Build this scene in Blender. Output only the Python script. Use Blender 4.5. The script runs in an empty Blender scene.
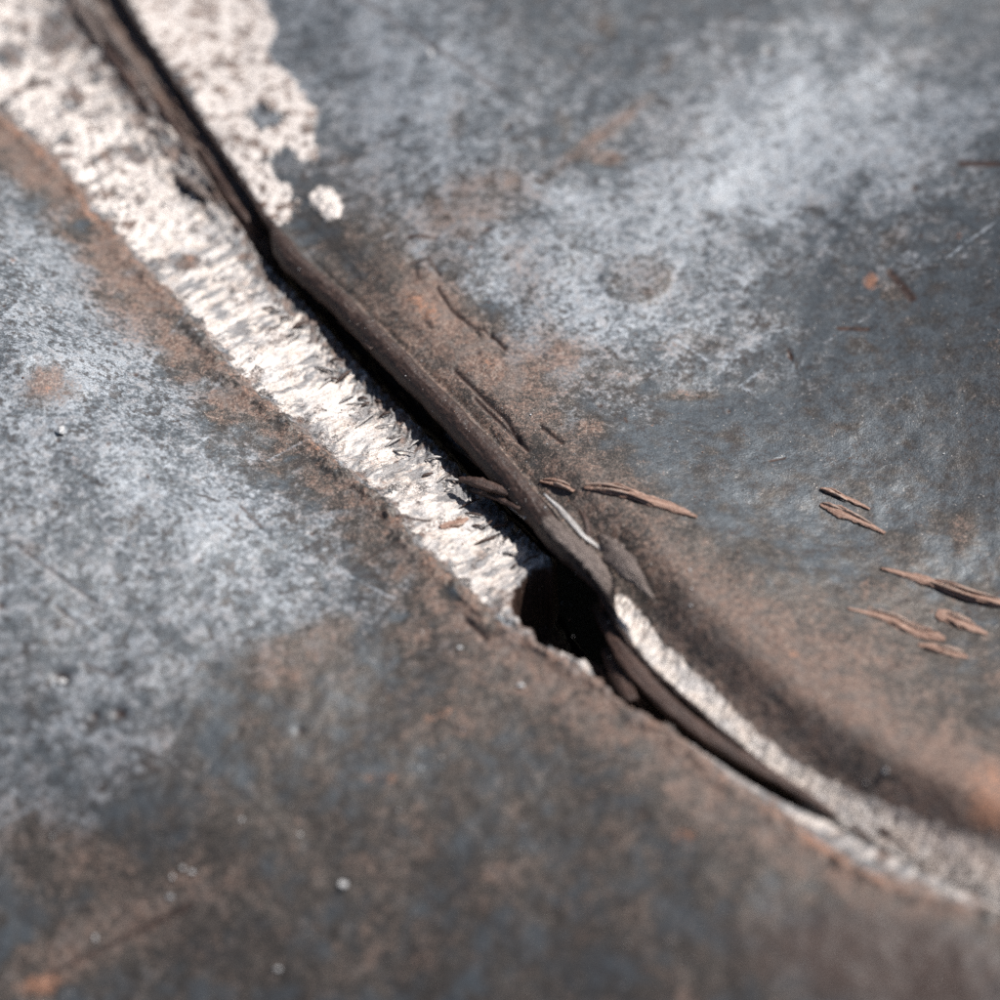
import bpy, math, random
import numpy as np
from mathutils import Vector, Matrix

sc = bpy.context.scene
rng = np.random.default_rng(7)
random.seed(7)

# ------------------------------------------------------------------ camera, world, sun
ELEV = math.radians(45.0)          # how steeply the camera looks down on the plate
DIST = 0.5556                      # metres to the middle of the picture
LENS = 100.0
K = 1000.0 * LENS / 36.0           # pixels per unit slope in the 1000 px photograph
FWD = np.array([0, math.cos(ELEV), -math.sin(ELEV)])
UP = np.array([0, math.sin(ELEV), math.cos(ELEV)])
CAM = -DIST * FWD

cam_data = bpy.data.cameras.new('camera')
cam = bpy.data.objects.new('camera', cam_data)
sc.collection.objects.link(cam)
cam.location = CAM
cam.rotation_euler = (math.pi / 2 - ELEV, 0, 0)
cam_data.lens = LENS
cam_data.sensor_width = 36.0
cam_data.clip_start = 0.01
cam_data.clip_end = 50.0
cam_data.dof.use_dof = True
cam_data.dof.focus_distance = DIST + 0.012
cam_data.dof.aperture_fstop = 6.3
sc.camera = cam

SUN_ELEV = math.radians(51)
SUN_AZ = math.radians(28)          # direction towards the sun in the ground plane, from +x to +y
world = bpy.data.worlds.new('World')
sc.world = world
world.use_nodes = True
wn = world.node_tree
sky = wn.nodes.new('ShaderNodeTexSky')
sky.sky_type = 'NISHITA'
sky.sun_disc = False
sky.sun_elevation = SUN_ELEV
sky.sun_rotation = math.pi / 2 - SUN_AZ
wn.links.new(sky.outputs[0], wn.nodes['Background'].inputs[0])
wn.nodes['Background'].inputs[1].default_value = 0.05

sun_data = bpy.data.lights.new('sun', 'SUN')
sun_data.energy = 4.6
sun_data.angle = math.radians(2.0)
sun_data.color = (1.0, 0.965, 0.93)
sun = bpy.data.objects.new('sun', sun_data)
sc.collection.objects.link(sun)
sd = Vector((math.cos(SUN_ELEV) * math.cos(SUN_AZ), math.cos(SUN_ELEV) * math.sin(SUN_AZ), math.sin(SUN_ELEV)))
sun.rotation_euler = sd.to_track_quat('Z', 'Y').to_euler()
sun.location = sd * 2

sc.view_settings.view_transform = 'Standard'
sc.view_settings.look = 'None'
sc.view_settings.gamma = 1.0
sc.view_settings.exposure = 0.28
sc.view_settings.use_curve_mapping = False
sc.cycles.use_denoising = False
sc.cycles.max_bounces = 5

# ------------------------------------------------------------------ helpers: plan coordinates
MM = 0.001


def ground(px, py, z=0.0):
    """pixel of the photograph -> point of the plate at height z"""
    px = np.asarray(px, float); py = np.asarray(py, float)
    dx = (px - 500) / K; dy = (500 - py) / K
    d = np.stack([dx, FWD[1] + dy * UP[1], FWD[2] + dy * UP[2]], -1)
    k = (z - CAM[2]) / d[..., 2]
    return np.stack([CAM[0] + d[..., 0] * k, CAM[1] + d[..., 1] * k], -1)


def chart(x, y, z):
    """point -> where it sits on the survey chart (photograph pixels)"""
    vy = y - CAM[1]; vz = z - CAM[2]
    w = vy * FWD[1] + vz * FWD[2]
    return 500 + K * x / w, 500 - K * (vy * UP[1] + vz * UP[2]) / w


P0 = ground(100, 0); P1 = ground(840, 820)
AX = (P1 - P0) / np.linalg.norm(P1 - P0)          # along the crack, down the picture
NX = np.array([-AX[1], AX[0]])                     # across it, towards the upper right
if NX[0] < 0: NX = -NX


def to_st(p):
    q = p - P0
    return q @ AX, q @ NX


def from_st(s, t):
    return P0[0] + s * AX[0] + t * NX[0], P0[1] + s * AX[1] + t * NX[1]


def line(pts, z=0.0):
    a = np.array(pts, float)
    s, t = to_st(ground(a[:, 0], a[:, 1], z))
    o = np.argsort(s)
    return s[o], t[o]


def smooth_curve(s, ln, blur=0.002):
    v = np.interp(s, ln[0], ln[1])
    n = max(1, int(blur / np.median(np.diff(s))))
    k = np.hanning(2 * n + 3); k /= k.sum()
    vp = np.pad(v, n + 1, mode='edge')
    return np.convolve(vp, k, mode='valid')


def ss(a, b, x):
    u = np.clip((x - a) / (b - a), 0, 1)
    return u * u * (3 - 2 * u)


def _hash(ix, iy, seed):
    h = (ix.astype(np.uint32) * np.uint32(374761393)) ^ (iy.astype(np.uint32) * np.uint32(668265263)) ^ np.uint32((seed * 2246822519) & 0xffffffff)
    h = (h ^ (h >> np.uint32(13))) * np.uint32(1274126177)
    return h ^ (h >> np.uint32(16))


def noise(x, y, seed=0):
    x0 = np.floor(x).astype(np.int64); y0 = np.floor(y).astype(np.int64)
    fx = x - x0; fy = y - y0
    u = fx * fx * fx * (fx * (fx * 6 - 15) + 10); v = fy * fy * fy * (fy * (fy * 6 - 15) + 10)

    def g(ix, iy, dx, dy):
        a = _hash(ix, iy, seed).astype(np.float64) * (2 * math.pi / 4294967296.0)
        return np.cos(a) * dx + np.sin(a) * dy
    n00 = g(x0, y0, fx, fy); n10 = g(x0 + 1, y0, fx - 1, fy)
    n01 = g(x0, y0 + 1, fx, fy - 1); n11 = g(x0 + 1, y0 + 1, fx - 1, fy - 1)
    return ((n00 * (1 - u) + n10 * u) * (1 - v) + (n01 * (1 - u) + n11 * u) * v) * 1.5


def fbm(x, y, seed=0, oct=4, gain=0.55):
    r = np.zeros_like(x); a = 1.0; f = 1.0; tot = 0
    for i in range(oct):
        r += a * noise(x * f + i * 17.3, y * f - i * 9.1, seed + i)
        tot += a * 0.6; a *= gain; f *= 2.03
    return r / tot


def blob(px, py, cx, cy, rx, ry, ang=0.0, soft=0.5):
    c, s_ = math.cos(math.radians(ang)), math.sin(math.radians(ang))
    dx = px - cx; dy = py - cy
    u = (dx * c + dy * s_) / rx; v = (-dx * s_ + dy * c) / ry
    return 1 - ss(1 - soft, 1 + soft, np.sqrt(u * u + v * v))


def poly_sd(px, py, poly):
    """signed distance in pixels, positive inside"""
    P = np.array(poly, float)
    d = np.full(px.shape, 1e9); inside = np.zeros(px.shape, bool)
    for i in range(len(P)):
        a = P[i]; b = P[(i + 1) % len(P)]
        e = b - a
        wx = px - a[0]; wy = py - a[1]
        k = np.clip((wx * e[0] + wy * e[1]) / (e @ e), 0, 1)
        d = np.minimum(d, np.hypot(wx - k * e[0], wy - k * e[1]))
        cond = (a[1] > py) != (b[1] > py)
        xi = (b[0] - a[0]) * (py - a[1]) / ((b[1] - a[1]) if b[1] != a[1] else 1e-9) + a[0]
        inside ^= cond & (px < xi)
    return np.where(inside, d, -d)


def seg_d(px, py, pts):
    P = np.array(pts, float)
    d = np.full(px.shape, 1e9)
    for i in range(len(P) - 1):
        a = P[i]; e = P[i + 1] - a
        wx = px - a[0]; wy = py - a[1]
        k = np.clip((wx * e[0] + wy * e[1]) / (e @ e), 0, 1)
        d = np.minimum(d, np.hypot(wx - k * e[0], wy - k * e[1]))
    return d


# ------------------------------------------------------------------ materials
def new_mat(name):
    m = bpy.data.materials.new(name)
    m.use_nodes = True
    nt = m.node_tree
    return m, nt, nt.nodes['Principled BSDF']


class NB:
    """small node-building shorthand"""
    def __init__(self, nt): self.nt = nt

    def n(self, t, **kw):
        o = self.nt.nodes.new(t)
        for k, v in kw.items(): setattr(o, k, v)
        return o

    def put(self, sock, v):
        if hasattr(v, 'links') or isinstance(v, bpy.types.NodeSocket): self.nt.links.new(v, sock)
        else: sock.default_value = v

    def math(self, op, a, b=0.0, c=0.0, clamp=False):
        o = self.n('ShaderNodeMath', operation=op, use_clamp=clamp)
        for i, v in enumerate((a, b, c)): self.put(o.inputs[i], v)
        return o.outputs[0]

    def attr(self, name):
        return self.n('ShaderNodeAttribute', attribute_name=name).outputs['Fac']

    def noise(self, vec, scale, detail=5, rough=0.55, dist=0.0):
        o = self.n('ShaderNodeTexNoise')
        self.put(o.inputs['Vector'], vec)
        o.inputs['Scale'].default_value = scale; o.inputs['Detail'].default_value = detail
        o.inputs['Roughness'].default_value = rough; o.inputs['Distortion'].default_value = dist
        return self.math('MULTIPLY_ADD', o.outputs['Fac'], 2.1, -0.55)     # spread the values over 0..1

    def step(self, v, a, b):
        o = self.n('ShaderNodeMapRange', interpolation_type='SMOOTHSTEP')
        self.put(o.inputs[0], v)
        o.inputs[1].default_value = a; o.inputs[2].default_value = b
        return o.outputs[0]

    def mix(self, f, a, b):
        o = self.n('ShaderNodeMix', data_type='RGBA')
        self.put(o.inputs[0], f)
        self.put(o.inputs[6], a if not isinstance(a, tuple) else (*a, 1)); self.put(o.inputs[7], b if not isinstance(b, tuple) else (*b, 1))
        return o.outputs[2]

    def mixf(self, f, a, b):
        o = self.n('ShaderNodeMix', data_type='FLOAT')
        self.put(o.inputs[0], f); self.put(o.inputs[2], a); self.put(o.inputs[3], b)
        return o.outputs[0]


def steel_material():
    m, nt, bs = new_mat('weathered_steel')
    b = NB(nt)
    co = b.n('ShaderNodeTexCoord').outputs['Object']
    n1 = b.noise(co, 260, 5, 0.62)             # 4 mm clouds
    n2 = b.noise(co, 900, 4, 0.68)             # 1 mm mottling
    n3 = b.noise(co, 3200, 2, 0.6)             # grain
    n4 = b.noise(co, 520, 4, 0.7, 0.8)
    # fine scratches: noise stretched along one direction
    mp = b.n('ShaderNodeMapping'); b.put(mp.inputs[0], co)
    mp.vector_type = 'TEXTURE'; mp.inputs['Rotation'].default_value = (0, 0, math.radians(40)); mp.inputs['Scale'].default_value = (10, 1, 1)
    scr = b.noise(mp.outputs[0], 900, 3, 0.7)
    mp2 = b.n('ShaderNodeMapping', vector_type='TEXTURE'); b.put(mp2.inputs[0], co)
    mp2.inputs['Rotation'].default_value = (0, 0, math.atan2(NX[1], NX[0]) + 0.12); mp2.inputs['Scale'].default_value = (9, 1, 1)
    fib = b.noise(mp2.outputs[0], 1500, 4, 0.7, 0.3)      # fibrous drag marks across the seam
    pale = b.attr('pale'); rust = b.attr('rust'); orange = b.attr('orange'); bare = b.attr('bare'); dark = b.attr('dark'); grey = b.attr('grey')

    def broken(v, amt, lo, hi, *ns):
        s = v
        for k in ns: s = b.math('ADD', s, b.math('MULTIPLY', b.math('SUBTRACT', k, 0.5), amt))
        return b.step(s, lo, hi)
    n5 = b.noise(co, 150, 4, 0.6, 1.2)         # centimetre patches with crisp borders
    pm = broken(pale, 0.44, 0.16, 0.90, n1, n2, n4, n5)
    pm = b.math('MULTIPLY', pm, b.mixf(b.step(scr, 0.2, 0.8), 0.65, 1.15))
    crisp_p = b.step(b.math('ADD', b.math('ADD', b.math('MULTIPLY', n4, 0.55), b.math('MULTIPLY', n2, 0.45)), b.math('MULTIPLY', pale, 0.5)), 0.78, 0.90)
    crisp_d = b.step(b.math('ADD', b.math('MULTIPLY', n1, 0.5), b.math('MULTIPLY', n2, 0.5)), 0.42, 0.33)
    rm = broken(rust, 0.45, 0.30, 0.85, n2, n4, n3)
    om = broken(orange, 0.5, 0.38, 0.8, n2, n3)
    bm = broken(bare, 0.45, 0.30, 0.70, n2, n3)
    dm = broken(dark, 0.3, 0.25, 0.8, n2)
    n6 = b.noise(co, 1700, 3, 0.7)

    cool = b.mix(b.step(n4, 0.0, 1.0), (0.076, 0.086, 0.094), (0.120, 0.134, 0.145))
    warm = b.mix(b.step(n4, 0.0, 1.0), (0.056, 0.048, 0.041), (0.104, 0.091, 0.079))
    scale_c = b.mix(b.step(b.math('ADD', b.math('MULTIPLY', n5, 0.35), rust), 0.16, 0.56), cool, warm)
    pale_c = b.mix(b.step(n2, 0.15, 0.9), (0.195, 0.222, 0.25), (0.36, 0.392, 0.425))
    pale_c = b.mix(b.math('MULTIPLY', b.step(b.math('ADD', b.math('MULTIPLY', n4, 0.5), b.math('MULTIPLY', n1, 0.5)), 0.52, 0.72), 0.6), pale_c, (0.19, 0.155, 0.14))
    pale_c = b.mix(b.math('MULTIPLY', b.step(n6, 0.66, 0.86), 0.75), pale_c, (0.60, 0.60, 0.62))
    c = b.mix(pm, scale_c, pale_c)
    c = b.mix(b.math('MULTIPLY', crisp_p, 0.42), c, (0.42, 0.445, 0.47))
    c = b.mix(b.math('MULTIPLY', crisp_d, 0.55), c, (0.080, 0.066, 0.060))
    # thin worn spots: small dark flecks through the pale film
    c = b.mix(b.math('MULTIPLY', b.step(n6, 0.34, 0.16), 0.5), c, (0.055, 0.047, 0.044))
    rust_c = b.mix(b.step(n2, 0.15, 0.85), (0.085, 0.050, 0.038), (0.245, 0.152, 0.115))
    rust_c = b.mix(b.math('MULTIPLY', b.step(n6, 0.50, 0.80), 0.75), rust_c, (0.42, 0.33, 0.27))
    rust_c = b.mix(b.math('MULTIPLY', b.step(n5, 0.45, 0.75), 0.5), rust_c, (0.14, 0.125, 0.115))
    c = b.mix(b.math('MULTIPLY', rm, 0.85), c, rust_c)
    or_c = b.mix(b.step(n3, 0.2, 0.8), (0.25, 0.105, 0.058), (0.46, 0.230, 0.14))
    c = b.mix(b.math('MULTIPLY', om, 0.85), c, or_c)
    # bare metal: pale with brown flecks and grey furrows
    bare_c = b.mix(b.step(n1, 0.2, 0.8), (0.52, 0.49, 0.47), (0.70, 0.615, 0.545))
    fl = b.math('MULTIPLY', b.step(b.math('ADD', n2, b.math('MULTIPLY', n1, 0.4)), 0.80, 1.08), 0.7)
    bare_c = b.mix(fl, bare_c, b.mix(n4, (0.34, 0.19, 0.13), (0.44, 0.36, 0.31)))
    bare_c = b.mix(b.math('MULTIPLY', b.step(b.math('ADD', grey, b.math('MULTIPLY', b.math('SUBTRACT', n4, 0.5), 0.5)), 0.22, 0.78), 0.75), bare_c, (0.16, 0.163, 0.172))
    cream = b.step(grey, -0.10, -0.35)
    bare_c = b.mix(b.math('MULTIPLY', b.math('SUBTRACT', 1.0, cream), b.math('MULTIPLY', b.step(fib, 0.52, 0.15), 0.55)), bare_c, (0.17, 0.16, 0.155))
    bare_c = b.mix(b.math('MULTIPLY', cream, 0.85), bare_c, b.mix(n2, (0.66, 0.57, 0.51), (0.82, 0.76, 0.71)))
    c = b.mix(bm, c, bare_c)
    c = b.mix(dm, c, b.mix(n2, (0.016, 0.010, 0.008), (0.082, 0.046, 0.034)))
    # grain everywhere, stray bright dust specks
    gr = b.mixf(b.step(n3, 0.15, 0.85), 0.74, 1.26)
    mul = b.n('ShaderNodeVectorMath', operation='SCALE'); b.put(mul.inputs[0], c); b.put(mul.inputs['Scale'], gr)
    c = mul.outputs[0]
    vo = b.n('ShaderNodeTexVoronoi'); b.put(vo.inputs['Vector'], co); vo.inputs['Scale'].default_value = 620
    spk = b.math('MULTIPLY', b.math('LESS_THAN', vo.outputs['Distance'], 0.085), b.math('GREATER_THAN', n1, 0.47))
    c = b.mix(b.math('MULTIPLY', spk, b.math('MULTIPLY', b.math('SUBTRACT', 1.0, bm), 0.65)), c, (0.62, 0.56, 0.50))
    vo2 = b.n('ShaderNodeTexVoronoi'); b.put(vo2.inputs['Vector'], co); vo2.inputs['Scale'].default_value = 300
    spk2 = b.math('MULTIPLY', b.math('LESS_THAN', vo2.outputs['Distance'], 0.075), b.math('GREATER_THAN', n4, 0.5))
    c = b.mix(b.math('MULTIPLY', spk2, 0.7), c, (0.035, 0.026, 0.022))
    nt.links.new(c, bs.inputs['Base Color'])
    r = b.mixf(pm, 0.46, 0.53)
    r = b.mixf(rm, r, 0.75)
    r = b.mixf(dm, r, 0.5)
    r = b.mixf(bm, r, 0.50)
    r = b.math('ADD', r, b.math('MULTIPLY', b.math('SUBTRACT', n2, 0.5), 0.14))
    nt.links.new(r, bs.inputs['Roughness'])
    me = b.mixf(bm, b.mixf(pm, 0.34, 0.22), 0.30)
    me = b.math('MULTIPLY', me, b.math('SUBTRACT', 1.0, b.math('MAXIMUM', rm, dm)))
    nt.links.new(me, bs.inputs['Metallic'])
    h = b.math('ADD', b.math('MULTIPLY', n2, b.mixf(b.math('MAXIMUM', rm, bm), 0.22, 0.55)), b.math('MULTIPLY', n3, 0.16))
    h = b.math('ADD', h, b.mixf(bm, b.math('MULTIPLY', scr, 0.16), b.math('MULTIPLY', fib, 0.75)))
    h = b.math('ADD', h, b.math('MULTIPLY', spk, 0.15))
    h = b.math('SUBTRACT', h, b.math('MULTIPLY', spk2, 0.3))
    bp = b.n('ShaderNodeBump'); bp.inputs['Strength'].default_value = 0.40; bp.inputs['Distance'].default_value = 0.0005
    b.put(bp.inputs['Height'], h)
    nt.links.new(bp.outputs[0], bs.inputs['Normal'])
    return m


def fibre_material(name, ca, cb, cc, rough=0.75, streak=(1, 9, 9), scale=110, metal=0.0):
    m, nt, bs = new_mat(name)
    b = NB(nt)
    co = b.n('ShaderNodeTexCoord').outputs['Object']
    mp = b.n('ShaderNodeMapping'); b.put(mp.inputs[0], co); mp.inputs['Scale'].default_value = streak
    s = b.noise(mp.outputs[0], scale, 5, 0.65)
    g = b.noise(co, 2600, 4, 0.6)
    c = b.mix(b.step(s, 0.12, 0.88), ca, cb)
    c = b.mix(b.math('MULTIPLY', b.step(g, 0.55, 0.95), 0.7), c, cc)
    nt.links.new(c, bs.inputs['Base Color'])
    bs.inputs['Roughness'].default_value = rough
    bs.inputs['Metallic'].default_value = metal
    bp = b.n('ShaderNodeBump'); bp.inputs['Strength'].default_value = 0.7; bp.inputs['Distance'].default_value = 0.0004
    b.put(bp.inputs['Height'], b.math('ADD', s, b.math('MULTIPLY', g, 0.4)))
    nt.links.new(bp.outputs[0], bs.inputs['Normal'])
    return m


M_STEEL = steel_material()
M_SLIVER = fibre_material('rust_sliver', (0.20, 0.108, 0.076), (0.45, 0.285, 0.215), (0.64, 0.49, 0.40))
M_SLIVER_PALE = fibre_material('pale_sliver_fibre', (0.34, 0.22, 0.165), (0.58, 0.44, 0.36), (0.70, 0.60, 0.52))
M_TEAR = fibre_material('torn_brown_steel', (0.032, 0.018, 0.014), (0.100, 0.056, 0.042), (0.17, 0.105, 0.082), 0.5)
M_FLAP = fibre_material('torn_grey_steel', (0.06, 0.042, 0.035), (0.22, 0.175, 0.155), (0.50, 0.40, 0.34), 0.42, metal=0.2, scale=200)
M_SHARD = fibre_material('bare_shard', (0.30, 0.27, 0.25), (0.62, 0.60, 0.58), (0.75, 0.70, 0.66), 0.45, metal=0.3)
M_GRIT = fibre_material('pale_grit', (0.48, 0.47, 0.46), (0.74, 0.74, 0.74), (0.64, 0.59, 0.52), 0.45)
M_GRITB = fibre_material('brown_grit', (0.22, 0.11, 0.07), (0.36, 0.20, 0.14), (0.5, 0.36, 0.27), 0.6)
M_UNDER = fibre_material('hole_backing_black', (0.010, 0.009, 0.008), (0.020, 0.016, 0.014), (0.028, 0.020, 0.017), 0.9)  # near-black for the added plate that keeps the hole dark

# ------------------------------------------------------------------ survey lines of the tear (photograph pixels)
# left rim of the bare band, where rust begins
RIM = line([(-90, 40), (-30, 100), (30, 138), (75, 190), (118, 242), (160, 288), (205, 340), (235, 382), (290, 424), (340, 466),
            (385, 505), (425, 556), (462, 590), (498, 632), (530, 652), (575, 672), (640, 712), (700, 760), (770, 812), (850, 870),
            (930, 902), (1010, 918), (1120, 950)])
# edge of the upper sheet: right wall of the slot, then the rolled lip, then the lower slot
EDGE = line([(60, -90), (112, -20), (150, 42), (195, 110), (240, 178), (272, 226), (292, 262), (340, 305), (392, 358), (445, 412),
             (495, 466), (540, 520), (572, 556), (604, 590), (620, 622), (650, 660), (690, 694), (722, 722), (765, 756), (838, 816),
             (925, 862), (1010, 900), (1130, 945)])
# left edge of the dark slot
SLOT = line([(30, -90), (82, -20), (118, 40), (158, 106), (200, 172), (236, 214), (260, 247), (303, 291), (354, 344), (405, 397), (456, 450),
             (507, 500), (550, 548), (568, 580), (574, 640), (608, 690), (648, 722), (690, 736), (740, 768), (838, 818), (925, 863), (1010, 901), (1130, 946)])
# crest of the bulge in the upper sheet
CREST = line([(140, -90), (200, 20), (330, 215), (430, 330), (500, 402), (560, 462), (640, 545), (720, 632), (800, 706), (890, 768), (1000, 822), (1120, 870)])


def s_at(px, py): return float(to_st(ground(px, py))[0])


S1 = s_at(272, 232); S_TEAR = s_at(585, 575); S_H0 = s_at(560, 578); S_END = s_at(835, 815); S_STRIP = s_at(612, 600)


def spaced(lo, hi, step): return np.linspace(lo, hi, max(2, int(round((hi - lo) / step)) + 1))


def stretch(end, out, first):
    """growing spacing beyond the finely cut field"""
    v = []; x = end; st = first
    while abs(x - end) < abs(out - end):
        x += st * (1 if out > end else -1); v.append(x); st *= 1.25
    return np.array(v)


cs, ct = to_st(ground(np.array([0, 1000, 0, 1000.]), np.array([0, 0, 1000, 1000.])))
SLO, SHI = cs.min() - 0.012, cs.max() + 0.010
s_in = spaced(SLO, SHI, 0.00031)
S = np.concatenate([stretch(SLO, SLO - 0.16, 0.0006)[::-1], s_in, stretch(SHI, SHI + 0.16, 0.0006)])
tE = smooth_curve(S, EDGE); tE += 0.00025 * fbm(S / 0.006, S * 0, 61, 4)
tS = np.minimum(smooth_curve(S, SLOT), tE)
tR = np.minimum(smooth_curve(S, RIM), tS - 0.001)
tC = np.maximum(smooth_curve(S, CREST), tE + 0.004)

hole_poly = [(510, 608), (513, 590), (528, 576), (552, 565), (556, 554), (578, 548), (604, 572), (618, 606), (624, 640), (618, 664), (596, 664), (572, 656), (544, 646), (526, 628)]


def plate_waves(x, y):
    """large, slow bending of the plate"""
    z = 0.0016 * fbm(x / 0.07, y / 0.07, 3, 3)
    z += 0.00035 * fbm(x / 0.018, y / 0.018, 5, 3)
    return z


PITS = [(115, 343, 5), (136, 374, 5), (487, 228, 6), (508, 126, 6), (606, 160, 7), (612, 158, 5), (790, 356, 4), (729, 411, 4), (62, 676, 13), (120, 712, 11),
        (220, 518, 4), (312, 533, 4), (58, 440, 4), (915, 187, 6), (300, 730, 6), (95, 715, 6), (600, 405, 5), (232, 12, 6), (4, 305, 4), (200, 560, 4), (382, 516, 6), (478, 352, 5), (1, 605, 7), (770, 52, 7)]


def fine_relief(px, py, x, y, s, t, bare):
    """small relief in metres, common to both sheets"""
    z = 0.00010 * fbm(x / 0.004, y / 0.004, 21, 4)
    for (cx, cy, r) in PITS:
        z -= 0.00008 * r * np.exp(-((px - cx) ** 2 + ((py - cy) * 1.35) ** 2) / (r * 0.75) ** 2)
    # scratches
    for pts, wd, dp in SCRATCH:
        z -= min(dp, 0.00016 if pts[0][0] > 560 else 1) * np.exp(-(seg_d(px, py, pts) / wd) ** 2)
    return z


SCRATCH = [([(-5, 530), (95, 602)], 2.0, 0.0002), ([(355, -5), (500, 90)], 3.0, 0.0002), ([(170, 815), (240, 730)], 3.0, 0.00012), ([(180, 855), (260, 808)], 3.0, 0.00012),
           ([(50, 975), (190, 905)], 5.0, 0.0002), ([(555, 165), (625, 112)], 3.5, 0.00015), ([(55, 605), (75, 622)], 2.5, 0.0002), ([(84, 664), (115, 676)], 3, 0.0002),
           ([(300, 775), (370, 735)], 2.5, 0.0001), ([(240, 505), (262, 527)], 3, 0.0002), ([(838, 328), (868, 329)], 2.6, 0.0004), ([(788, 350), (792, 360)], 2, 0.0003), ([(770, 461), (785, 458)], 1.7, 0.0003),
           ([(408, 236), (436, 238)], 3, 0.0004), ([(960, 163), (1000, 164)], 4, 0.0003), ([(890, 272), (912, 298)], 5, 0.0003), ([(437, 287), (452, 310), (470, 326), (484, 330), (505, 348)], 2.2, 0.0006),
           ([(410, 262), (428, 258), (440, 275)], 2.2, 0.0004), ([(540, 425), (562, 442)], 2, 0.0006), ([(455, 370), (505, 418), (520, 440)], 2.6, 0.0006), ([(475, 398), (528, 450)], 2.2, 0.0005),
           ([(465, 618), (486, 638)], 3, 0.0006), ([(395, 515), (430, 520)], 2, 0.0003), ([(700, 390), (730, 360), (800, 320)], 9, 0.00006)]

# ------------------------------------------------------------------ lower (left) sheet
D_in = np.concatenate([spaced(-0.006, 0.0, 0.0005)[:-1], spaced(0, 0.030, 0.00024)[:-1], spaced(0.030, 0.155, 0.00040)])
D = np.concatenate([D_in, stretch(D_in[-1], D_in[-1] + 0.16, 0.0008)])
sL, dL = np.meshgrid(S, D, indexing='ij')
E2 = np.repeat(tE[:, None], len(D), 1); S2 = np.repeat(tS[:, None], len(D), 1); R2 = np.repeat(tR[:, None], len(D), 1)
tL = E2 - dL
xL, yL = from_st(sL, tL)
zL = plate_waves(xL, yL)
zL -= 0.034 * ss(0.008, 0.13, R2 - tL) * ss(-0.01, -0.13, yL)      # lower plate rolls away towards the viewer
bL = 0.9 * xL - 0.4 * yL
zL += 0.017 * ss(0.03, -0.13, bL) * ss(0.0, 0.045, R2 - tL)        # the plate comes down towards the seam
# wobble of the rim so that it is not a clean line
R2w = R2 + 0.0010 * fbm(sL / 0.007, tL / 0.02, 31, 4) + 0.0006 * fbm(sL / 0.0016, tL / 0.0016, 32, 4, 0.7)
q = np.clip((tL - R2w) / np.maximum(S2 - R2w, 1e-4), 0, 1)          # 0 at rim, 1 at slot
drop = np.interp(S, [S1 - 0.02, S1, S_TEAR - 0.01, S_TEAR + 0.005, S_END, S_END + 0.03, S_END + 0.10], [0.0014, 0.0030, 0.0042, 0.0026, 0.0030, 0.0034, 0.003])
drop2 = np.repeat(drop[:, None], len(D), 1)
band_in = ss(-0.0006, 0.0006, tL - R2w)
zL -= drop2 * (0.25 * ss(0, 0.06, q) + 0.75 * q ** 1.25)
zL += 0.0009 * np.exp(-((tL - R2w + 0.0016) / 0.0017) ** 2) * (0.6 + 0.8 * fbm(sL / 0.004, tL / 0.004, 33, 3))   # small raised rim
# broad rusty shoulder rising to the rim
zL += 0.0011 * ss(0.030, 0.0, R2w - tL) * (tL < R2w)
zL += 0.0011 * (tL >= R2w) * (1 - q)
# slot
slot_depth = np.interp(S, [S1 - 0.1, S1 - 0.01, S1, S_TEAR - 0.02, S_TEAR, S_END - 0.02, S_END, S_END + 0.002], [0.0012, 0.0020, 0.0075, 0.0085, 0.013, 0.006, 0.0006, 0.0])
inslot = ss(0.0, 0.0016, tL - S2)
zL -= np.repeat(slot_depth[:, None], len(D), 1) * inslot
zL -= 0.004 * ss(0.0, 0.004, -dL) * ss(S_END + 0.002, S_END - 0.012, sL)
pxL, pyL = chart(xL, yL, zL)
# gouge marks across the band (fine furrows running up and across)
band = band_in * (1 - inslot)
sq = sL / 0.0014 + 0.30 * tL / 0.0014 + 1.0 * fbm(sL / 0.006, tL / 0.008, 41, 3)
furrow = fbm(sq, tL / 0.013, 43, 4, 0.62)
coarse = fbm(sq * 0.33, tL / 0.011, 44, 3)
up_sec = ss(S1 + 0.004, S1 - 0.022, sL)                               # pitted texture above the end of the lip
pit = fbm(sL / 0.0016, tL / 0.0022, 47, 4, 0.6)
zL += band * ((1 - up_sec) * (0.00026 * furrow + 0.00045 * coarse) + up_sec * (0.00050 * pit + 0.00050 * coarse))
# ragged torn fringe beside the lip
fringe = ss(0.55, 1.0, q) * band * ss(S1 - 0.02, S1 + 0.01, sL) * ss(S_TEAR + 0.0, S_TEAR - 0.02, sL)
zL += fringe * 0.0011 * fbm(sL / 0.0016 + 2 * tL / 0.003, tL / 0.0035, 49, 4, 0.62)
# striated floor of the upper slot
zL += inslot * 0.0010 * fbm(tL / 0.0010, sL / 0.012, 51, 4)
# torn side flakes beside the upper slot
loose = ss(0.6, 0.95, q) * up_sec * band
zL += loose * 0.0013 * fbm(tL / 0.0022, sL / 0.008, 53, 3)
zL += fine_relief(pxL, pyL, xL, yL, sL, tL, band)
# the punched hole
sdh = poly_sd(pxL, pyL, hole_poly) + 4.5 * fbm(pxL / 13, pyL / 13, 55, 4, 0.65)
zL -= 0.016 * ss(0, 6, sdh)
zL += 0.0006 * np.exp(-((sdh + 5) / 4.0) ** 2)

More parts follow.
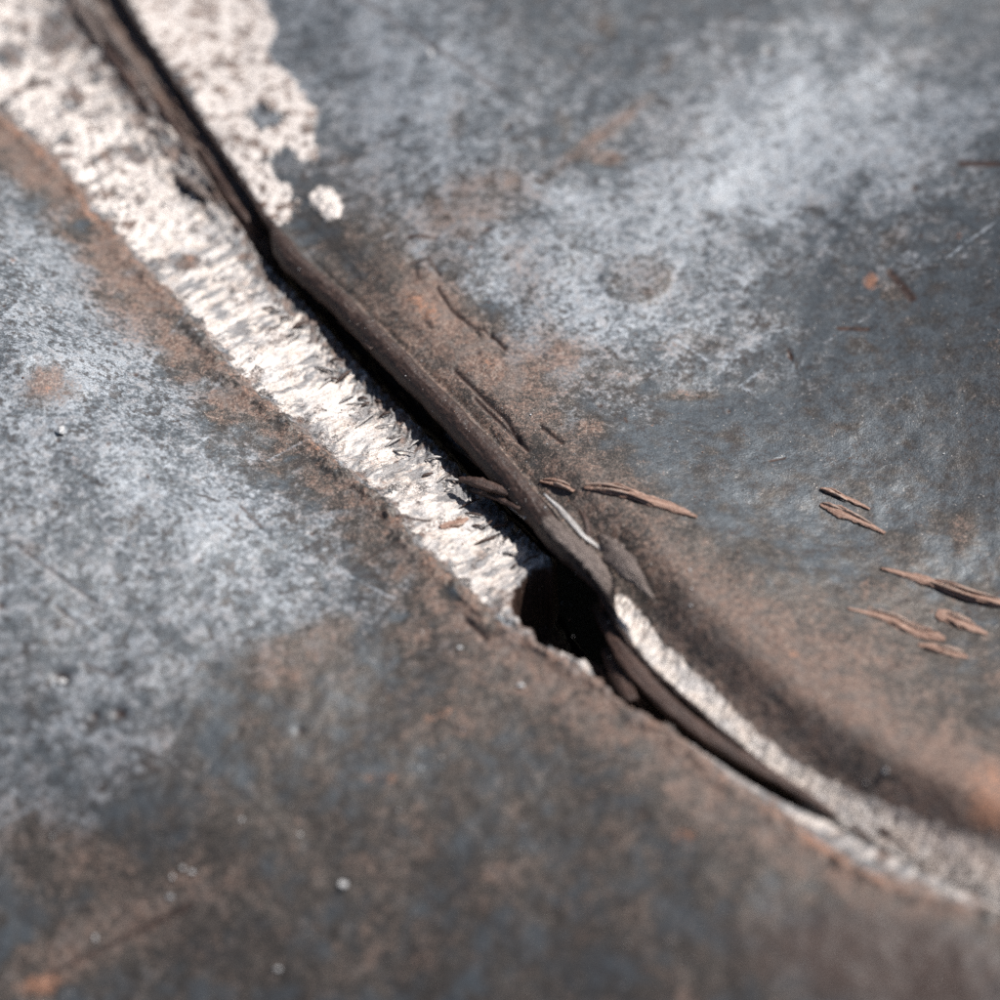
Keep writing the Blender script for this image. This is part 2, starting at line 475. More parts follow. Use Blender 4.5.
# ------------------------------------------------------------------ upper (right) sheet with its rolled lip
NARC = 40
U_in = np.concatenate([spaced(0, 0.022, 0.00026)[:-1], spaced(0.022, 0.155, 0.00042)])
U = np.concatenate([U_in, stretch(U_in[-1], U_in[-1] + 0.16, 0.0008)])
ARC = np.linspace(math.radians(285), math.radians(50), NARC)
rad = np.interp(S, [S1 - 0.02, S1 - 0.002, S1 + 0.006, S_TEAR - 0.03, S_TEAR - 0.006, S_TEAR + 0.004, S_END - 0.02, S_END], [0.0006, 0.0009, 0.0029, 0.0033, 0.0032, 0.0007, 0.0006, 0.0003])
rad *= 0.88
rad *= 1 + 0.10 * fbm(S / 0.02, S * 0, 63, 3)
zc = np.interp(S, [S1 - 0.03, S1 - 0.002, S1 + 0.008, S_TEAR - 0.02, S_TEAR - 0.004, S_TEAR + 0.006, S_END - 0.01, S_END + 0.01, S_END + 0.1],
               [-0.0007, -0.0007, 0.0000, 0.0008, 0.0008, -0.0022, -0.0028, -0.0036, -0.0036])
j0 = int(np.argmin(np.abs(D)))
meet = ss(S_END - 0.012, S_END + 0.002, S)
zc = zc * (1 - meet) + (zL[:, j0] - 0.0001) * meet
NC = NARC + len(U) - 1
tR_ = np.empty((len(S), NC)); zR = np.empty((len(S), NC)); uR = np.empty((len(S), NC))
tR_[:, :NARC] = tE[:, None] + rad[:, None] * np.cos(ARC)[None, :]
zR[:, :NARC] = zc[:, None] + rad[:, None] * np.sin(ARC)[None, :]
uR[:, :NARC] = 0
t_st = tR_[:, NARC - 1]; z_st = zR[:, NARC - 1]
tR_[:, NARC:] = t_st[:, None] + U[None, 1:]
uR[:, NARC:] = U[None, 1:]
sR = np.repeat(S[:, None], NC, 1)
xR, yR = from_st(sR, tR_)
base = plate_waves(xR, yR)
C2 = np.repeat(tC[:, None], NC, 1)
low = ss(S_TEAR - 0.045, S_TEAR + 0.02, sR)                   # how deep the groove beside the crest is
upz = 1 - ss(S1 - 0.03, S1 + 0.02, sR)
dc = tR_ - C2
wl = 0.0074
bump_r = np.where(dc < 0, np.exp(-(dc / wl) ** 2), 1 / (1 + (dc / 0.030) ** 2) ** 1.3)
crest_h = 0.0030 * (1 - upz) + 0.0013 * low
H = base + crest_h * bump_r
H -= (0.0034 * low) * ss(0.002, -0.010, dc) * (1 - ss(S_END - 0.01, S_END + 0.03, sR) * 0.25)
bR = 0.65 * xR - 0.76 * yR
H += 0.0065 * ss(0.02, -0.085, bR) * ss(0.0, 0.05, dc)          # slope into the trough of the upper sheet
H += 0.030 * ss(0.05, 0.17, dc) * ss(-0.05, 0.05, bR) - 0.004 * ss(0.0, 0.05, dc) * (1 - upz * 0.5)
k = 1 - np.exp(-(uR / 0.0022) ** 1.5)
zz = z_st[:, None] * (1 - k) + H * k
# crease behind the lip
cr = np.repeat(np.interp(S, [S1, S1 + 0.02, S_TEAR - 0.01, S_TEAR + 0.003], [0, 1, 1, 0])[:, None], NC, 1)
zz -= cr * 0.0012 * np.exp(-((uR - 0.0016) / 0.0011) ** 2)
zR[:, NARC:] = zz[:, NARC:]
pxR, pyR = chart(xR, yR, zR)
# bare patch on the upper sheet above the lip, and the bare wall of the lower slot
patch_poly = [(90, -90), (120, -20), (150, 40), (195, 105), (240, 175), (262, 218), (285, 224), (297, 214), (298, 205), (288, 184), (268, 150), (290, 150), (310, 166), (319, 160), (316, 128), (317, 112), (292, 84), (270, 60), (272, 25), (258, -10), (235, -90)]
spot_poly = [(307, 196), (318, 188), (332, 190), (341, 206), (340, 219), (328, 222), (316, 210)]
strip_poly = [(612, 596), (622, 594), (640, 612), (662, 640), (690, 664), (716, 690), (738, 712), (760, 732), (790, 757), (850, 788), (920, 816), (1020, 846), (1130, 890), (1130, 960), (1010, 925), (930, 880), (838, 822), (760, 764), (715, 738), (685, 712), (645, 676), (622, 640)]
nzp = 10 * fbm(pxR / 22, pyR / 22, 71, 5, 0.68)
sd_patch = poly_sd(pxR, pyR, patch_poly) + nzp
sd_spot = poly_sd(pxR, pyR, spot_poly) + nzp * 0.5
sd_strip = poly_sd(pxR, pyR, strip_poly) + nzp * 0.4
cpx = pxR + 7 * fbm(pxR / 11, pyR / 11, 85, 3); cpy = pyR + 6 * fbm(pxR / 11, pyR / 11, 86, 3)
chip = np.maximum.reduce([blob(cpx, cpy, 263, 118, 16, 11, 20, 0.10), blob(cpx, cpy, 282, 168, 17, 14, 40, 0.2)])
bareR = np.maximum.reduce([ss(-3, 3, sd_patch), ss(-3, 3, sd_spot), ss(-2.5, 3, sd_strip)]) * (1 - chip)
arcmask = np.zeros_like(bareR); arcmask[:, :NARC] = 1
bareR *= 1 - arcmask * ss(S1 - 0.004, S1 + 0.001, sR) * ss(S_TEAR + 0.003, S_TEAR, sR)
pitR = fbm(sR / 0.0017, tR_ / 0.0021, 73, 4, 0.6)
zR += (1 - arcmask) * np.maximum(ss(-3, 3, sd_patch), ss(-3, 3, sd_spot)) * (0.00045 + 0.00042 * pitR) * (1 - chip * 1.6)
wav = fbm(sR / 0.0016 + 0.5 * tR_ / 0.0016, tR_ / 0.004, 75, 4)
zR += (1 - arcmask) * ss(-2.5, 3, sd_strip) * 0.00055 * wav
# long drawn lines on the lip and on the flank of the crest
colj = np.repeat(np.arange(NC)[None, :], len(S), 0)
zR += arcmask * (0.00016 * fbm(colj / 2.5, sR / 0.010, 77, 4) + 0.00022 * fbm(colj / 7.0, sR / 0.0035, 78, 5, 0.65))
flank = ss(0.004, -0.002, dc) * (1 - arcmask) * (1 - upz)
zR += flank * 0.00008 * fbm(tR_ / 0.0012, sR / 0.02, 79, 4)
zR += (1 - arcmask) * fine_relief(pxR, pyR, xR, yR, sR, tR_, bareR)
# blisters and the lifted flake outline
for (cx, cy, rx, ry, hgt) in [(426, 271, 9, 12, 0.0006), (422, 237, 11, 5, 0.0004), (500, 337, 8, 6, 0.0005), (484, 333, 6, 4, 0.0005), (468, 318, 9, 8, 0.0003), (436, 318, 10, 9, 0.0007), (420, 298, 10, 7, 0.0004), (490, 366, 9, 8, 0.0004), (606, 158, 9, 4, 0.0004)]:
    zR += (1 - arcmask) * hgt * blob(pxR, pyR, cx, cy, rx, ry, 0, 0.35)
zR += (1 - arcmask) * 0.00022 * blob(pxR, pyR, 636, 279, 36, 25, 0, 0.08)


# ------------------------------------------------------------------ colour zones (stains, scale, bare metal, and painted sheen and shade)
SCARS = []
for _ in range(110):
    an = math.radians(rng.choice([-35, 38]) + rng.normal(0, 9))
    SCARS.append((rng.uniform(-20, 1020), rng.uniform(-20, 1020), rng.uniform(6, 34), an, rng.uniform(0.7, 1.5), rng.uniform(0.3, 0.6) * rng.choice([1, 1, -1.5])))
SPOTS = []
for _ in range(260):
    k_ = int(rng.choice([0, 0, 0, 1, 1, 2, 3]))
    SPOTS.append((rng.uniform(-20, 1020), rng.uniform(-20, 1020), [rng.uniform(4, 16), rng.uniform(5, 20), rng.uniform(2, 6), rng.uniform(1.5, 4)][k_], rng.uniform(.35, .9), rng.uniform(0, 180), k_,
                  [rng.uniform(-.2, .25), rng.uniform(.1, .28), rng.uniform(.2, .4), rng.uniform(.3, .8)][k_]))


def zones(px, py, x, y, s, t):
    n_a = fbm(x / 0.030, y / 0.030, 101, 5)
    n_b = fbm(x / 0.012, y / 0.012, 103, 5)
    n_c = fbm(x / 0.005, y / 0.005, 105, 4)
    tc = np.interp(s, S, tE)
    left = ss(0.002, -0.002, t - tc)
    pale = 0.20 + 0.18 * n_a + 0.22 * n_b + 0.14 * n_c
    for (cx, cy, rx, ry, a, v) in [(110, 400, 190, 150, 30, .26), (60, 360, 90, 70, 0, .18), (60, 620, 190, 110, 10, .26), (310, 590, 110, 70, 30, .28), (80, 760, 170, 90, -25, .20), (150, 470, 120, 60, 30, .12),
                                   (745, 215, 150, 85, -30, .18), (920, 180, 130, 80, -25, .14), (590, 335, 140, 70, -15, .30), (520, 245, 120, 70, 0, .28), (330, 60, 160, 110, 50, .26), (560, 90, 240, 90, 0, .16), (870, 110, 200, 80, -25, .22),
                                   (700, 160, 130, 60, -20, .18), (40, 250, 70, 60, 40, .16), (780, 380, 120, 18, -35, .14), (900, 60, 160, 70, 0, .10)]:
        pale += v * blob(px, py, cx, cy, rx, ry, a, 0.75)  # pale oxide patches, plus the right sheet's sheen painted in as paler colour
    for (cx, cy, rx, ry, a, v) in [(560, 900, 420, 190, 20, .42), (150, 960, 240, 110, -15, .26), (900, 960, 260, 130, 0, .40), (400, 720, 130, 60, 25, .16), (940, 420, 170, 150, -20, .26), (820, 560, 220, 110, 20, .26), (950, 700, 160, 120, 0, .24), (960, 20, 120, 60, 0, .16),
                                   (560, 800, 90, 50, 20, .2), (60, 880, 110, 40, 25, .12), (880, 960, 120, 60, 0, .2), (720, 480, 90, 60, 30, .15)]:
        pale -= v * blob(px, py, cx, cy, rx, ry, a, 0.75)
    rust = 0.10 + 0.16 * n_b + 0.16 * n_c
    tr = np.interp(s, S, tR); d = (tr - t)                              # metres left of the rim
    w = np.interp(s, [S[0], S1 - 0.02, S1, S_TEAR, S_END], [0.010, 0.013, 0.016, 0.019, 0.012])
    shoulder = left * ss(1.25, 0.1, d / w + 0.4 * n_b) * ss(-0.003, 0.0, d)
    shm = shoulder * np.clip(0.75 + 0.55 * n_a + 0.5 * n_c, 0.15, 1.3)
    rust += 0.62 * shm; pale -= 0.24 * shm
    lip = left * ss(S_TEAR - 0.006, S_TEAR + 0.008, s) * ss(0.0085, 0.0005, np.abs(d + 0.001))
    pale += 0.42 * lip; rust += 0.12 * lip
    tcr = np.interp(s, S, tC)
    fl = (1 - left) * ss(S1 - 0.01, S1 + 0.04, s) * ss(0.020, 0.004, np.abs(t - tcr + 0.003) + 0.006 * n_b)
    rust += 0.46 * fl; pale -= 0.30 * fl
    for (cx, cy, rx, ry, a, v) in [(45, 388, 26, 20, 0, .5), (130, 300, 60, 38, 40, .35), (25, 150, 40, 30, 40, .45), (300, 655, 55, 25, -25, .4), (440, 715, 60, 30, 20, .2), (480, 200, 70, 30, -15, .38), (430, 305, 30, 22, 30, .45), (530, 285, 20, 50, -20, .32), (570, 260, 30, 25, 0, .15),
                                   (500, 360, 70, 30, 20, .30), (595, 370, 50, 30, 20, .25), (690, 345, 40, 12, 0, .22), (690, 395, 25, 5, 0, .4), (600, 135, 60, 8, -37, .5), (660, 130, 50, 30, 0, .15), (605, 158, 18, 8, 0, .5), (970, 800, 60, 70, 0, .45), (800, 650, 140, 60, 35, .22), (700, 830, 170, 50, 30, .06),
                                   (60, 850, 90, 35, 25, .25), (120, 930, 110, 30, -28, .35), (590, 425, 14, 8, 0, .4), (450, 255, 40, 60, 0, .15), (545, 345, 40, 20, 0, .2), (560, 900, 460, 190, 20, .17), (150, 950, 260, 120, -10, .13), (930, 640, 140, 110, 20, .10), (900, 650, 120, 60, 20, .15), (350, 175, 60, 50, 0, .15), (645, 282, 38, 26, 0, .28), (900, 160, 50, 30, 0, .1)]:
        rust += v * blob(px, py, cx, cy, rx, ry, a, 0.6)
    orange = 0.10 * n_b + 0.16 * n_c + 0.02
    orange += left * 0.30 * np.exp(-((d - 0.0010) / 0.0016) ** 2)
    orange += 0.16 * shoulder * ss(S1 + 0.01, S1 - 0.03, s)
    for (cx, cy, rx, ry, a, v) in [(45, 388, 14, 10, 0, .3), (438, 715, 22, 7, -20, .45), (382, 778, 17, 9, 0, .45), (684, 836, 14, 8, 0, .6), (40, 985, 26, 14, -10, .6), (428, 312, 14, 12, 40, .45), (412, 296, 14, 8, 40, .4), (870, 281, 8, 11, 20, .7), (592, 422, 8, 4, 0, .4), (580, 147, 30, 4, -37, .4),
                                   (690, 394, 18, 4, 0, .3), (990, 800, 30, 40, 0, .6), (790, 815, 40, 12, 35, .3), (850, 930, 18, 22, 0, .3), (655, 348, 8, 5, 0, .4), (490, 366, 9, 8, 0, .45), (450, 198, 14, 6, 0, .3), (452, 523, 15, 7, -15, .6), (850, 870, 60, 14, 28, .25), (500, 840, 30, 12, 0, .2), (305, 665, 30, 9, -30, .25),
                                   (885, 615, 40, 20, 20, .15), (760, 645, 60, 40, 30, .12), (795, 655, 6, 4, 0, .4), (190, 257, 10, 5, 0, .4)]:
        orange += v * blob(px, py, cx, cy, rx, ry, a, 0.6)
    dark = 0.0 * px
    for (cx, cy, r) in PITS: dark += 0.75 * np.exp(-((px - cx) ** 2 + ((py - cy) * 1.35) ** 2) / (r * 0.9) ** 2)
    for pts, wd, dp in SCRATCH:
        if dp >= 0.00028: dark += 0.8 * np.exp(-(seg_d(px, py, pts) / (wd * 1.0)) ** 2)
        elif dp >= 0.00018: dark += 0.62 * np.exp(-(seg_d(px, py, pts) / (wd * 1.0)) ** 2)
        else: pale += 0.22 * np.exp(-(seg_d(px, py, pts) / (wd * 1.2)) ** 2)
    for (cx, cy, ln_, an, wd, v) in SCARS:
        c_, s_ = math.cos(an), math.sin(an)
        win = np.nonzero((np.abs(px - cx) < ln_ + 8) & (np.abs(py - cy) < ln_ + 8))
        if not len(win[0]): continue
        dx = px[win] - cx; dy = py[win] - cy
        g = v * np.exp(-np.maximum(np.abs(dx * c_ + dy * s_) - ln_, 0) ** 2 / 4 - ((-dx * s_ + dy * c_) / wd) ** 2)
        if v > 0: pale[win] += g
        else: dark[win] -= g
    for (cx, cy, r, asp, an, kind, v) in SPOTS:
        win = np.nonzero((np.abs(px - cx) < 3 * r) & (np.abs(py - cy) < 3 * r))
        if not len(win[0]): continue
        g = v * blob(px[win] + 0.5 * r * n_c[win], py[win] + 0.5 * r * n_b[win], cx, cy, r, r * asp, an, 0.35)
        (pale, rust, orange, dark)[kind][win] += g
    ring = np.abs(np.sqrt(((px - 636) / 36) ** 2 + ((py - 279) / 25) ** 2) - 1)
    pale -= 0.25 * blob(px, py, 636, 279, 36, 25, 0, 0.1)
    dark += 0.12 * np.exp(-(ring / 0.05) ** 2)
    dark += 0.34 * blob(px, py, 740, 970, 440, 110, 6, 0.8) + 0.30 * blob(px, py, 985, 430, 130, 190, 15, 0.8) + 0.5 * blob(px, py, 900, 962, 130, 50, 10, 0.7) + 0.25 * blob(px, py, 575, 790, 60, 22, 25, 0.7) + 0.2 * blob(px, py, 845, 640, 40, 35, 40, 0.6)  # light falloff at bottom and right painted dark; small blobs are oxide blotches
    return dict(pale=pale, rust=rust, orange=orange, dark=dark)


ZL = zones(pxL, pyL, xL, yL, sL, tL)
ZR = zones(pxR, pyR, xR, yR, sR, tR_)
# lower sheet: bare metal, dark fringe, painted shade of slot and hole
bareL = band * ss(-0.0006, 0.0044, tL - R2w + 0.0020 * fbm(sL / 0.003, tL / 0.003, 67, 4)) ** 0.7 * np.interp(S, [S_END - 0.02, S_END + 0.02, S_END + 0.09], [0.9, 0.50, 0.44])[:, None]
lowfade = ss(S_TEAR - 0.004, S_TEAR + 0.010, sL)
# below the hole only a thin bright edge stays bare on this side
bareL *= 1 - lowfade * (1 - ss(0.0, 0.5, q + 0.35 * fbm(sL / 0.004, tL / 0.004, 57, 3))) * 0.9
bareL -= 0.85 * ss(0.35, 0.8, fringe * (0.75 + 0.9 * fbm(sL / 0.0022 + tL / 0.004, tL / 0.006, 58, 3)))
stain = ss(0.12, 0.42, fbm(sL / 0.007 + 0.4 * tL / 0.007, tL / 0.009, 59, 5, 0.65)) * (0.6 + 0.4 * up_sec) * band
stain = np.maximum(stain, 0.8 * ss(0.16, 0.38, -pit) * up_sec * band)
stain = np.maximum(stain, loose * ss(-0.1, 0.35, fbm(tL / 0.0035, sL / 0.015, 60, 3) + 0.25))
for (cx, cy, rx, ry, a) in [(137, 156, 13, 9, 10), (118, 84, 16, 7, 30), (95, 80, 9, 5, 0), (163, 118, 9, 12, 20), (200, 188, 26, 7, 30), (10, 55, 16, 14, 0), (60, 30, 22, 30, 30), (185, 262, 18, 9, 0)]:
    stain = np.maximum(stain, blob(pxL, pyL, cx, cy, rx, ry, a, 0.4) * band)
bareL = bareL - 0.75 * stain
greyL = np.clip(0.16 + (1.25 * furrow + 0.75 * fbm(sL / 0.010, tL / 0.008, 66, 3)) * (1 - up_sec) - 0.35 * coarse + 0.40 * ss(0.45, 0.9, q), -0.3, 1.2) * band * (1 - 0.4 * up_sec)
greyL = greyL - 0.55 * up_sec * band * ss(0.85, 0.55, q)
greyL -= 0.25 * blob(pxL, pyL, 300, 380, 90, 40, 40, 0.8)
ZL['rust'] = np.where(band > 0.5, 0.55 + 0.5 * fbm(sL / 0.006, tL / 0.004, 62, 3), ZL['rust'])
ZL['pale'] = np.where(band > 0.5, 0.45, ZL['pale'])
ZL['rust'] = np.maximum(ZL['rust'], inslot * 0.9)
ZL['dark'] = np.maximum(ZL['dark'], np.maximum(inslot * (0.22 + 0.6 * ss(S1 - 0.012, S1, sL) + 0.30 * fbm(tL / 0.0013, sL / 0.012, 64, 3)), ss(-2, 1, sdh) * 1.5))  # shade under the lip and inside the hole painted as near-black colour
ZL['dark'] += 0.45 * fringe * ss(0.0, 0.4, fbm(sL / 0.0016 + 2 * tL / 0.003, tL / 0.004, 65, 3))
ZL['bare'] = np.clip(bareL, 0, 1) * (1 - ss(-3.5, 0, sdh)); ZL['grey'] = greyL
# upper sheet: lip is brown, its underside shade painted darker
lipsec = ss(S1 - 0.006, S1 + 0.001, sR)
ang = np.repeat(np.concatenate([ARC, np.zeros(NC - NARC)])[None, :], len(S), 0)
arcmask = arcmask * ss(S_END - 0.002, S_END - 0.014, sR + 0.004 * fbm(sR / 0.002, tR_ / 0.001, 87, 3))
ZR['rust'] = np.where(arcmask > 0.5, 0.72, ZR['rust'])
ZR['pale'] = np.where(arcmask > 0.5, 0.05, ZR['pale'])
ZR['orange'] = np.where(arcmask > 0.5, 0.0, ZR['orange'])
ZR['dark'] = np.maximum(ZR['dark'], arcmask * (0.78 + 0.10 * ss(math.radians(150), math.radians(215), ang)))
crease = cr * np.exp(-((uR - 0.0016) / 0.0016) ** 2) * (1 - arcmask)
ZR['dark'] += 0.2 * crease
ZR['dark'] += 0.06 * flank * low * ss(0.0015, -0.004, dc) * (1 - ss(-6, 2, sd_strip)) * (0.8 + fbm(sR / 0.01, tR_ / 0.004, 81, 3))  # crest face turned from the sun painted slightly darker
ZR['bare'] = bareR - 0.9 * ss(0.15, 0.31, fbm(sR / 0.0026, tR_ / 0.0030, 83, 4, 0.6)) * ss(-3, 3, sd_patch) - 0.5 * ss(0.12, 0.4, fbm(sR / 0.009, tR_ / 0.008, 84, 4)) * ss(-3, 3, sd_patch)
ZR['rust'] = np.where((ss(-3, 3, sd_patch) > 0.5) & (chip < 0.2), 0.85, ZR['rust'])
ZR['orange'] = np.where((ss(-3, 3, sd_patch) > 0.5) & (chip < 0.2), 0.30, ZR['orange'])
ZR['grey'] = np.where(ss(-3, 3, sd_strip) > 0.5, 0.0 + 0.6 * wav, -0.40 + 0.25 * pitR)
ZR['bare'] = ZR['bare'] * np.interp(S, [S_TEAR + 0.005, S_TEAR + 0.02, S_END - 0.01, S_END + 0.02, S_END + 0.10], [0.95, 0.64, 0.52, 0.43, 0.38])[:, None]


# ------------------------------------------------------------------ grids -> objects
def grid_normals(X, Y, Z):
    P = np.stack([X, Y, Z], -1)
    a = np.gradient(P, axis=0); b_ = np.gradient(P, axis=1)
    n = np.cross(a, b_)
    return n / np.maximum(np.linalg.norm(n, axis=-1, keepdims=True), 1e-12)


def grid_objects(X, Y, Z, zn, part, names, flip, parent, mat):
    ni, nj = X.shape
    idx = np.arange(ni * nj).reshape(ni, nj)
    q4 = np.stack([idx[:-1, :-1], idx[1:, :-1], idx[1:, 1:], idx[:-1, 1:]], -1).reshape(-1, 4)
    N = grid_normals(X, Y, Z)
    if flip: q4 = q4[:, ::-1]; N = -N
    P = np.stack([X, Y, Z], -1).reshape(-1, 3); N = N.reshape(-1, 3)
    part = part.reshape(-1)
    out = {}
    for k, nm in enumerate(names):
        f = q4[part == k]
        if not len(f): continue
        used = np.unique(f)
        remap = np.full(ni * nj, -1, np.int64); remap[used] = np.arange(len(used))
        f = remap[f].astype(np.int32)
        me = bpy.data.meshes.new(nm)
        me.vertices.add(len(used)); me.vertices.foreach_set('co', P[used].astype(np.float32).ravel())
        me.loops.add(f.size); me.loops.foreach_set('vertex_index', f.ravel())
        me.polygons.add(len(f)); me.polygons.foreach_set('loop_start', np.arange(0, f.size, 4, dtype=np.int32))
        me.polygons.foreach_set('use_smooth', np.ones(len(f), bool))
        me.update(calc_edges=True)
        me.normals_split_custom_set_from_vertices(N[used].astype(np.float32))
        for an, av in zn.items():
            at = me.attributes.new(an, 'FLOAT', 'POINT')
            at.data.foreach_set('value', av.reshape(-1)[used].astype(np.float32))
        me.materials.append(mat)
        o = bpy.data.objects.new(nm, me)
        sc.collection.objects.link(o); o.parent = parent
        out[nm] = o
    return out


def cellavg(a): return 0.25 * (a[:-1, :-1] + a[1:, :-1] + a[1:, 1:] + a[:-1, 1:])


plate = bpy.data.objects.new('steel_plate', None)
sc.collection.objects.link(plate)
plate['label'] = 'weathered blue grey steel plate torn open along a bright scoured seam'
plate['category'] = 'steel plate'

pl = np.zeros((len(S) - 1, len(D) - 1), int)
pl[cellavg(band_in) > 0.5] = 1
pl[cellavg(inslot) > 0.5] = 2
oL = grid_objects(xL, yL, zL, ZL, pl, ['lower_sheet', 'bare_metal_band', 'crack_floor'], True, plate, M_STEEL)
pr = np.zeros((len(S) - 1, NC - 1), int)
cb = cellavg(ss(-3, 3, np.maximum(sd_patch, sd_spot))) > 0.5
pr[cb] = 1
pr[cellavg(ss(-2.5, 3, sd_strip)) > 0.5] = 2
lipcols = np.zeros_like(pr, bool); lipcols[:, :NARC + 5] = True
sc_ = 0.5 * (S[1:] + S[:-1])
pr[lipcols & ((sc_ > S1 - 0.003) & (sc_ < S_TEAR + 0.002))[:, None]] = 3
oR = grid_objects(xR, yR, zR, ZR, pr, ['upper_sheet', 'bare_metal_patch', 'bare_crack_wall', 'rolled_lip'], False, plate, M_STEEL)
oL['lower_sheet']['label'] = 'mottled grey sheet with a rusty brown shoulder beside the seam'
oL['bare_metal_band']['label'] = 'bright scoured band of bare metal with cross furrows'
oL['crack_floor']['label'] = 'dark brown floor of the crack'
oR['upper_sheet']['label'] = 'curved blue grey sheet with a bulging crest'
oR['bare_metal_patch']['label'] = 'pitted white bare metal beside the crack'
oR['bare_crack_wall']['label'] = 'thin bright bare wall below the hole'
oR['rolled_lip']['label'] = 'dark brown rolled lip overhanging the crack'


# ------------------------------------------------------------------ small pieces: ribbons, slivers, grit
from mathutils.bvhtree import BVHTree


def sampler(X, Y, Z, js):
    st = 3
    P = np.stack([X[::st, js], Y[::st, js], Z[::st, js]], -1)
    ni, nj = P.shape[:2]
    ii = np.arange(ni * nj).reshape(ni, nj)
    f = np.stack([ii[:-1, :-1], ii[1:, :-1], ii[1:, 1:], ii[:-1, 1:]], -1).reshape(-1, 4)
    return BVHTree.FromPolygons([tuple(v) for v in P.reshape(-1, 3)], [tuple(v) for v in f.tolist()])


BV_L = sampler(xL, yL, zL, slice(None, None, 3)); BV_R = sampler(xR, yR, zR, slice(0, None, 3))


def surface(px, py):
    """first point of the plate met along the sight line of a photograph pixel"""
    g = ground(px, py); o = Vector(CAM); d = (Vector((float(g[0]), float(g[1]), 0)) - o).normalized()
    best = None
    for bv in (BV_L, BV_R):
        h = bv.ray_cast(o, d)
        if h[0] is not None and (best is None or h[3] < best[3]): best = h
    if best is None:                                   # sight line drops through the open tear
        g = ground(px, py, -0.004); return Vector((float(g[0]), float(g[1]), -0.004)), Vector((0, 0, 1))
    return best[0], best[1] if best[1].z > 0 else -best[1]


def height_at(x, y):
    best = None
    for bv in (BV_L, BV_R):
        h = bv.ray_cast(Vector((x, y, 0.1)), Vector((0, 0, -1)))
        if h[0] is not None and (best is None or h[0].z > best): best = h[0].z
    return best if best is not None else 0.0


def mesh_obj(name, verts, faces, mat, parent=None, smooth=True):
    me = bpy.data.meshes.new(name)
    me.from_pydata(verts, [], faces)
    if smooth: me.polygons.foreach_set('use_smooth', [True] * len(faces))
    me.materials.append(mat); me.update()
    o = bpy.data.objects.new(name, me)
    sc.collection.objects.link(o)
    if parent is not None: o.parent = parent
    return o


def catmull(P, n):
    P = [np.array(p, float) for p in P]
    P = [2 * P[0] - P[1]] + P + [2 * P[-1] - P[-2]]
    out = []
    m = len(P) - 3
    for i in range(n + 1):
        u = i / n * m; k_ = min(int(u), m - 1); f = u - k_
        a, b_, c, d = P[k_:k_ + 4]
        out.append(0.5 * (2 * b_ + (c - a) * f + (2 * a - 5 * b_ + 4 * c - d) * f * f + (3 * b_ - 3 * c + d - a) * f ** 3))
    return np.array(out)


